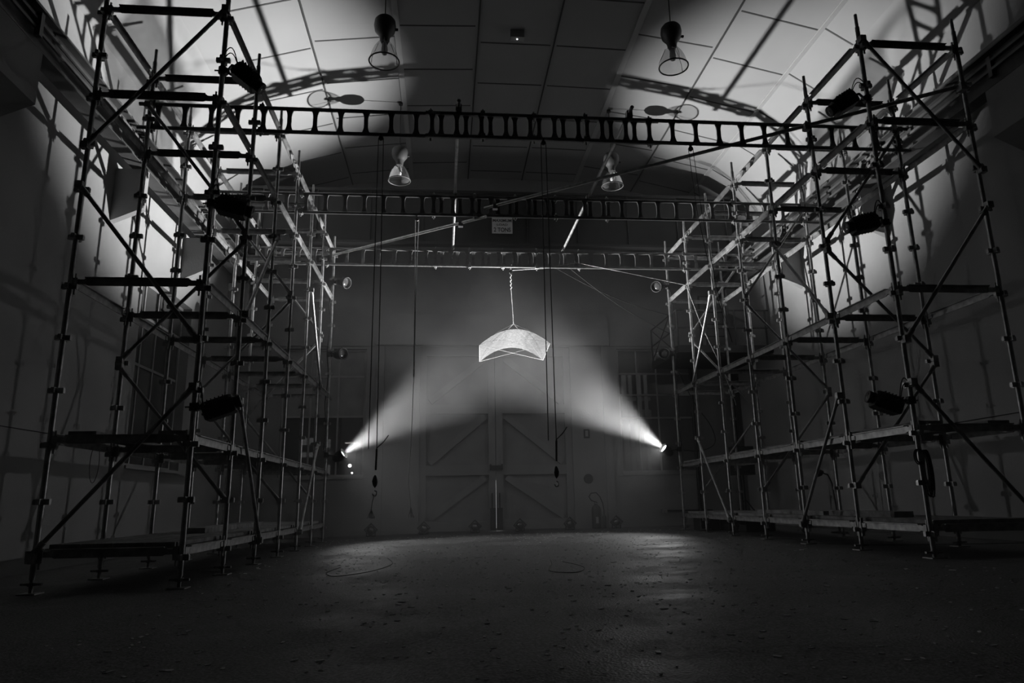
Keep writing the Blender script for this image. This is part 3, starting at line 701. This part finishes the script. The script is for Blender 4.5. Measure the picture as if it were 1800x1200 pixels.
# chain/rope falls with hook blocks
def fall(x, y, z0, z1, dx, label, tail=True, pale=False):
    e = empty('rope_hoist', (x, y, z0), label, 'hoist', 'rope hoists hanging from the nearest beam'); O = (x, y, z0)
    mt = M_drope
    a = MB(); a.lathe([(.028, -.012), (.02, 0), (.028, .012)], (x, y, z0-.05), (0, 1, 0), 16).box((x, y, z0-.03), (.02, .035, .07)); a.build('top_pulley', M_black, e, O)
    for s_ in (-1, 1):
        a = MB(); a.path([(x+s_*.03, y, z0-.05), (x+s_*.038, y, (z0+z1)/2), (x+s_*.045, y, z1+.35)], .0055, 6); a.build('rope_fall', mt, e, O)
    a = MB(); a.path([(x+.045, y, z1+.35), (x+.04, y, z1+.12)], .012, 6).path([(x+.045, y, z1+.36), (x+.12, y, z1+.43), (x+.17, y, z1+.50)], .006, 5); a.build('rope_lashing', mt, e, O)
    a = MB(); a.lathe([(.004, -.07), (.022, -.045), (.033, 0), (.022, .04), (.008, .065)], (x+.035, y, z1), (0, 0, 1), 16); a.build('hook_block', M_black, e, O)
    a = MB(); pts = [(x+.035+.022*math.sin(t), y, z1-.13+.03*math.cos(t)) for t in [i*.5-.3 for i in range(11)]]; a.path(pts, .007, 6); a.build('hook', M_galv2, e, O)
fall(-.80, LY+DY-.06+.055, 5.07, .90, .06, 'dark double rope hoist with hook block, left of the double door')
fall(1.20, RY+DY-.055-.05, 5.05, .97, .06, 'dark double rope hoist with hook block, in front of the right door leaf')
e = empty('rope_hoist', (3.10, 7.86, 5.05), 'dark pulley with slack twin lines, right half of the nearest beam', 'hoist', 'rope hoists hanging from the nearest beam'); O = (3.10, 7.86, 5.05)
a = MB(); a.lathe([(.03, -.012), (.02, 0), (.03, .012)], (3.10, 7.86, 5.0), (0, 1, 0), 16).box((3.1, 7.86, 5.03), (.02, .035, .07)); a.build('top_pulley', M_black, e, O)
for s_ in (-1, 1):
    a = MB(); a.path([(3.10+s_*.03, 7.86, 5.0), (3.16+s_*.03, 7.9, 4.2), (3.3+s_*.02, 7.95, 3.2), (3.48, 8.0, 2.5)], .004, 5); a.build('slack_line', M_drope, e, O)
# pale rope with frayed tail from the middle beam
YR = LY+3*DY+.055
e = empty('hanging_rope', (-.46, YR, 5.0), 'pale doubled rope hanging from the middle beam with a frayed end near the floor', 'rope'); O = (-.46, YR, 5.0)
a = MB(); a.lathe([(.03, -.012), (.02, 0), (.03, .012)], (-.46, YR, 5.02), (0, 1, 0), 14).box((-.46, YR, 5.06), (.02, .03, .05)); a.build('pulley', M_galv2, e, O)
for s_ in (-1, 1):
    a = MB(); a.path([(-.46+s_*.028, YR, 5.02), (-.467+s_*.016, YR, 4.4), (-.47+s_*.006, YR, 3.6), (-.475+s_*.006, YR, 2.5)], .006, 6); a.build('rope_leg', M_litfibre, e, O)  # paler fibre puts beam light into the rope's colour
a = MB(); a.path([(-.475, YR, 2.5), (-.49, YR, 1.9), (-.50, YR, 1.5), (-.53, YR, .95), (-.50, YR, .72), (-.49, YR, .60)], .005, 6); a.build('rope_tail', M_litfibre, e, O)
a = MB()
for i in range(9): a.path([(-.49, YR, .60), (-.49+(i-4)*.006, YR, .52), (-.485+(i-4)*.013, YR+.01*((i*3) % 5-2), .45)], .003, 4)
a.build('frayed_end', M_litfibre, e, O)
e = empty('hanging_rope', (-.85, 10.6, .9), 'short pale rope tassel hanging below the left hook block', 'rope'); O = (-.85, 10.6, .9)
a = MB(); a.path([(-.765, 7.86, .75), (-.79, 7.9, .68), (-.80, 7.9, .60)], .004, 5); a.build('cord', M_rope, e, O)
a = MB()
for i in range(9): a.path([(-.80, 7.9, .60), (-.80+(i-4)*.006, 7.9, .55), (-.80+(i-4)*.011, 7.9+.006*((i*3) % 5-2), .50)], .0025, 4)
a.build('tassel', M_litfibre, e, O)
for i, (pa, pb, lab) in enumerate((((2.31, 14.0, 5.51), (4.99, 14.5, 4.58), 'upper'), ((2.62, 14.0, 5.51), (4.99, 14.5, 4.15), 'lower'))):
    pa, pb = Vector(pa), Vector(pb); pts = [pa.lerp(pb, t/10)-Vector((0, 0, .25*math.sin(t/10*math.pi)*.5)) for t in range(11)]
    rope('sagging_cable', pts, .009, M_rubber, '%s of the two dark cables sagging down to the balcony' % lab, 'cable', 'cables sagging to the balcony')

# ------------------------------------------------------------------ balcony in the right rear corner
bx0, by0, bz = 4.98, 14.25, 3.72
e = empty('steel_balcony', (6.0, 15.2, bz), 'dark steel balcony with railing in the right rear corner', 'balcony'); O = (6.0, 15.2, bz)
a = MB(); a.bb(bx0, XR-.002, by0, YB-.002, bz, bz+.16); a.build('deck', M_black, e, O)
def rail(pts, r=.02, nm_='rail_bar'):
    a = MB(); a.path(pts, r, 6); a.build(nm_, M_black, e, O)
zt_ = bz+.95
for z in (zt_, bz+.55): rail([(bx0+.02, YB-.03, z), (bx0+.02, by0+.02, z), (XR-.03, by0+.02, z)], .018)
for (x, y) in ((bx0+.02, YB-.03), (bx0+.02, by0+.02), (5.65, by0+.02), (6.3, by0+.02), (7.0, by0+.02)): rail([(x, y, bz+.16), (x, y, zt_)], .02, 'post')
rail([(bx0+.02, YB-.03, zt_), (bx0+.02, by0+.5, bz+.2)], .012, 'cross_brace'); rail([(bx0+.02, YB-.03, bz+.2), (bx0+.02, by0+.5, zt_)], .012, 'cross_brace')
for s_ in (5.9, 6.9): rail([(s_, YB-.06, bz), (s_, YB-.06, fz(s_)+.0)], .04, 'support_leg')
e2 = empty('access_ladder', (6.45, YB-.3, bz+.16), 'dark steel ladder frame standing on the balcony', 'ladder'); O2 = (6.45, YB-.3, bz+.16)
a = MB(); a.path([(6.15, YB-.3, bz+.16), (6.15, YB-.3, bz+1.75), (6.75, YB-.3, bz+1.75), (6.75, YB-.3, bz+.16)], .025, 6); a.build('stile', M_black, e2, O2)
for i in range(5):
    a = MB(); a.tube((6.15, YB-.3, bz+.45+i*.3), (6.75, YB-.3, bz+.45+i*.3), .012, 6); a.build('rung', M_black, e2, O2)

# ------------------------------------------------------------------ floor clutter
xb = 3.40; z0 = fz(xb)
e = empty('fire_extinguisher', (xb, 15.95, z0), 'dark fire extinguisher with a curled hose standing by the end wall', 'extinguisher'); O = (xb, 15.95, z0)
a = MB(); a.lathe([(.10, 0), (.11, .02), (.11, .42), (.09, .48), (.04, .52), (.035, .55)], O, (0, 0, 1), 24); a.build('cylinder', M_black, e, O)
a = MB(); a.bb(xb-.03, xb+.03, 15.9, 16.0, z0+.55, z0+.60).bb(xb-.10, xb+.02, 15.94, 15.96, z0+.60, z0+.62); a.build('valve_handle', M_galv2, e, O)
a = MB(); c = [(xb+.02, 15.9, z0+.57), (xb-.12, 15.88, z0+.62), (xb-.17, 15.88, z0+.70), (xb-.12, 15.88, z0+.78), (xb, 15.88, z0+.79), (xb+.08, 15.88, z0+.70), (xb+.14, 15.88, z0+.55), (xb+.16, 15.88, z0+.40), (xb+.16, 15.88, z0+.30)]; a.path(c, .012, 6); a.build('hose', M_rubber, e, O)
a = MB(); a.lathe([(.02, .30), (.045, .26), (.05, .0)], (xb+.16, 15.88, z0), (0, 0, 1), 14); a.build('horn', M_rubber, e, O)
a = MB(); a.bb(xb-.04, xb+.02, 15.833, 15.841, z0+.12, z0+.26); a.build('label_plate', M_box, e, O)
e = empty('round_vent', (3.30, YB, 1.14), 'round dark vent on the end wall above the fire extinguisher', 'vent'); O = (3.30, YB, 1.14)
a = MB(); a.lathe([(.10, -.03), (.11, -.02), (.11, 0)], O, (0, 1, 0), 24); a.build('ring', M_black, e, O)
a = MB()
for i in range(5): a.box((3.30, YB-.034, 1.08+i*.03), (.15, .01, .008))
a.build('louvre', M_rubber, e, O)
e = empty('extinguisher_sign', (3.30, YB, 2.17), 'small dark framed sign with a pale centre high on the end wall', 'sign'); O = (3.30, YB, 2.17)
a = MB(); a.bb(3.23, 3.37, YB-.015, YB-.001, 2.07, 2.28); b_ = a.build('board', M_black, e, O)
a = MB(); a.bb(3.265, 3.335, YB-.018, YB-.015, 2.11, 2.245); a.build('pale_panel', M_box, b_, O)
e = empty('wall_socket', (5.05, YB, .38), 'small pale socket box low on the end wall right of the uplighters', 'socket'); O = (5.05, YB, .38)
a = MB(); a.bb(5.0, 5.11, YB-.05, YB-.001, .33, .43); a.build('box', M_box, e, O)
a = MB(); a.bb(5.11, 6.2, YB-.03, YB-.001, .37, .40); a.build('conduit', M_black, e, O)

def flightcase(x0, x1, y0, y1, h, label, z=None, open_=False):
    z = fz((x0+x1)/2)+.012 if z is None else z; O = ((x0+x1)/2, (y0+y1)/2, z); e = empty('equipment_case', O, label, 'case', 'equipment cases under the right scaffold')
    a = MB(); a.bb(x0, x1, y0, y1, z, z+h); a.build('shell', M_black, e, O)
    for (x, y) in ((x0, y0), (x1, y0)):
        a = MB(); a.bb(x-.008, x+.008, y-.008, y+.008, z, z+h); a.build('corner_edge', M_galv2 if open_ else M_spun, e, O)
    a = MB(); a.bb(x0, x1, y0-.008, y0+.004, z+h-.012, z+h+.006); a.build('lid_edge', M_galv2 if open_ else M_spun, e, O)
flightcase(4.88, 5.26, 13.40, 13.80, .24, 'small metal edged equipment case at the rear end of the right scaffold', open_=True)
flightcase(5.32, 5.85, 12.35, 12.95, .20, 'low black equipment case under the rear deck of the right scaffold, nearer of two')
flightcase(5.32, 5.85, 13.10, 13.75, .20, 'low black equipment case under the rear deck of the right scaffold, further of two')
e = empty('loudspeaker', (6.35, 14.6, 0), 'black loudspeaker on a tripod stand behind the right scaffold', 'loudspeaker'); zf = fz(6.35); O = (6.35, 14.6, 0)
a = MB(); a.prism([(6.14, 1.12), (6.56, 1.12), (6.56, 1.72), (6.14, 1.72)], 1, 14.5, 14.85); a.build('cabinet', M_black, e, O)
a = MB(); a.lathe([(.12, 0), (.14, .01)], (6.35, 14.49, 1.32), (0, 1, 0), 20); a.build('driver', M_rubber, e, O)
a = MB(); a.tube((6.35, 14.67, zf+.12), (6.35, 14.67, 1.12), .02, 8); a.build('stand_pole', M_black, e, O)
for t in (0, 2.1, 4.2):
    a = MB(); a.tube((6.35, 14.67, .62), (6.35+.42*math.cos(t), 14.67+.42*math.sin(t), fz(6.35+.42*math.cos(t))+.012), .013, 6); a.build('stand_leg', M_black, e, O)
e = empty('desk_lamp', (6.45, 11.3, 0), 'small dark gooseneck work lamp standing by the right wall', 'work lamp'); O = (6.45, 11.3, 0); zf = fz(6.45)
a = MB(); a.lathe([(.13, 0), (.13, .02), (.02, .03)], (6.45, 11.3, zf), (0, 0, 1), 20); a.build('base', M_black, e, O)
a = MB(); a.path([(6.45, 11.3, zf+.02), (6.44, 11.3, .5), (6.42, 11.3, .85), (6.36, 11.3, 1.0), (6.24, 11.3, 1.04)], .012, 6); a.build('gooseneck', M_black, e, O)
a = MB(); a.lathe([(.02, -.1), (.055, -.04), (.06, .02), (.04, .05)], (6.20, 11.3, 1.03), (-.9, -.2, -.2), 16); a.build('lamp_head', M_black, e, O)

# coiled cable hanging on the front right inner post, loops elsewhere
def coil(x, y, z, n_, w, h, label, mt, r=.006, name='cable_coil'):
    a = MB()
    for i in range(n_):
        ww = w*(1+.12*math.sin(i*2.1)); hh = h*(1+.08*math.cos(i*1.7)); dx = .012*math.sin(i*3.3); dy = .01*(i-n_/2)
        a.path([(x+dx+ww*math.sin(t), y+dy, z-hh*(1-math.cos(t))/2+.0) for t in [k_*math.pi/10 for k_ in range(21)]], r, 5)
    o = a.build(name, mt); tag(o, label, 'cable'); return o
coil(4.80, RY-.036, 1.09, 7, .042, .43, 'bundle of looped cable hanging on the front inner post of the right scaffold', M_rubber)
coil(4.735, RY-.036, 1.10, 5, .04, .14, 'small tight coil of cable tied beside the larger bundle on the right scaffold', M_rubber, .005)
coil(-3.575, 7.60, 1.315, 1, .045, .37, 'single loop of cord hanging from the second lift of the left scaffold by the wall', M_drope, .0035, 'cord_loop')
def cable(pts, label, r=.0032, mt=None, name='floor_cable'): rope(name, pts, r, mt or M_rubber, label, 'cable')
def smooth(pts, n_=6):
    P = [Vector(p) for p in pts]; out = []
    for i in range(len(P)-1):
        p0, p1, p2, p3 = P[max(i-1, 0)], P[i], P[i+1], P[min(i+2, len(P)-1)]
        for k_ in range(n_):
            t = k_/n_; out.append(.5*((2*p1)+(-p0+p2)*t+(2*p0-5*p1+4*p2-p3)*t*t+(-p0+3*p1-3*p2+p3)*t**3))
    return out+[P[-1]]
def onfloor(l, r=.0032): return smooth([(x, y, fz(x)+r) for x, y in l])
cable(onfloor([(-.72, 9.3), (-.60, 8.4), (-.75, 7.6), (-1.05, 7.2), (-1.2, 7.6), (-1.15, 8.2)]), 'thin dark cable curling on the floor below the left hoist')
cable(onfloor([(1.28, 7.86), (1.38, 7.2), (1.22, 6.7), (1.0, 6.9), (1.12, 7.6), (1.18, 8.1)]), 'thin dark cable curling on the floor below the right hoist')
cable(onfloor([(4.9, 11.2), (5.1, 10.2), (4.95, 9.2), (5.4, 8.5), (6.3, 8.2), (7.05, 8.0)]), 'dark cable lying under the right scaffold towards the wall')
cable([(XL+.012, 5.0, 1.55), (XL+.012, 8.0, 1.56), (XL+.012, 10.5, 1.58)], 'thin dark wire running along the left wall at chest height', .006, name='wall_wire')
cable([(XR-.012, 5.0, 1.66), (XR-.012, 8.0, 1.63), (XR-.012, 12.0, 1.60)], 'thin dark wire running along the right wall at chest height', .006, name='wall_wire')
for (X, Y, lab, s_) in ((PL.x-.035, PL.y, 'left', -1), (PR.x+.035, PR.y, 'right', 1)):
    pts = [(X+s_*.02*math.sin(k_*1.3), Y-.03+.004*(k_ % 2), 5.0-k_*.22) for k_ in range(16)]
    cable(smooth(pts, 3), 'black power cable taped down the rear post of the %s scaffold' % lab, .009, name='power_cable')
cable(smooth([(PR.x+.06, PR.y-.05, 3.3), (5.15, 14.0, 2.6), (5.45, 13.95, 2.1), (5.5, 13.95, 1.75), (5.2, 13.95, 1.6), (4.85, 13.98, 1.62)]), 'slack black cable looping beside the lit right spotlight', .009, name='power_cable')

# wood chips and grit: uncountable litter on the floor
a = MB(); rnd = random.Random(3)
for i in range(2600):
    x = rnd.uniform(-2.15, 4.6); y = 1.2+13.5*rnd.random()**1.1; s_ = rnd.uniform(.004, .015)*(1.7 if rnd.random() < .06 else 1)
    ang = rnd.uniform(0, 3.14); R = Matrix.Rotation(ang, 3, 'Z') @ Matrix.Rotation(rnd.uniform(-.2, .2), 3, 'X')
    a.box((x, y, fz(x)+.003), (s_*rnd.uniform(1, 3), s_, .003), R)
o = a.build('floor_litter', mat('pale_chips', .8, .7, noise=.5, nscale=3)); tag(o, 'scattered pale wood chips and grit on the concrete floor', 'litter', None, 'stuff')

# ------------------------------------------------------------------ haze in the hall
def haze_mat():
    m = bpy.data.materials.new('stage_haze'); m.use_nodes = True
    nt = m.node_tree; N = nt.nodes; L = nt.links; N.remove(N['Principled BSDF'])
    v = N.new('ShaderNodeVolumeScatter'); v.inputs['Anisotropy'].default_value = .25
    v.inputs['Color'].default_value = (.9, .9, .9, 1)
    g = N.new('ShaderNodeNewGeometry'); sp = N.new('ShaderNodeSeparateXYZ'); L.new(g.outputs['Position'], sp.inputs[0])
    rz = N.new('ShaderNodeMapRange'); rz.inputs['From Min'].default_value = 2.4; rz.inputs['From Max'].default_value = 5.2     # haze lies low
    rz.inputs['To Min'].default_value = HAZE; rz.inputs['To Max'].default_value = HAZE*.10; L.new(sp.outputs['Z'], rz.inputs['Value'])
    ns = N.new('ShaderNodeTexNoise'); ns.inputs['Scale'].default_value = .9; ns.inputs['Detail'].default_value = 2
    L.new(g.outputs['Position'], ns.inputs['Vector'])
    rn = N.new('ShaderNodeMapRange'); rn.inputs['From Min'].default_value = .35; rn.inputs['From Max'].default_value = .65
    rn.inputs['To Min'].default_value = .6; rn.inputs['To Max'].default_value = 1.4; L.new(ns.outputs['Fac'], rn.inputs['Value'])
    mu = N.new('ShaderNodeMath'); mu.operation = 'MULTIPLY'; L.new(rz.outputs[0], mu.inputs[0]); L.new(rn.outputs[0], mu.inputs[1])
    L.new(mu.outputs[0], v.inputs['Density'])
    L.new(v.outputs[0], N['Material Output'].inputs['Volume'])
    return m
S.cycles.volume_step_rate = .5
a = MB(); a.bb(-4.35, 6.62, 4.0, YB-.04, .12, 7.05); o = a.build('haze', haze_mat()); tag(o, 'thin stage haze filling the hall and showing the two beams', 'haze', None, 'stuff')
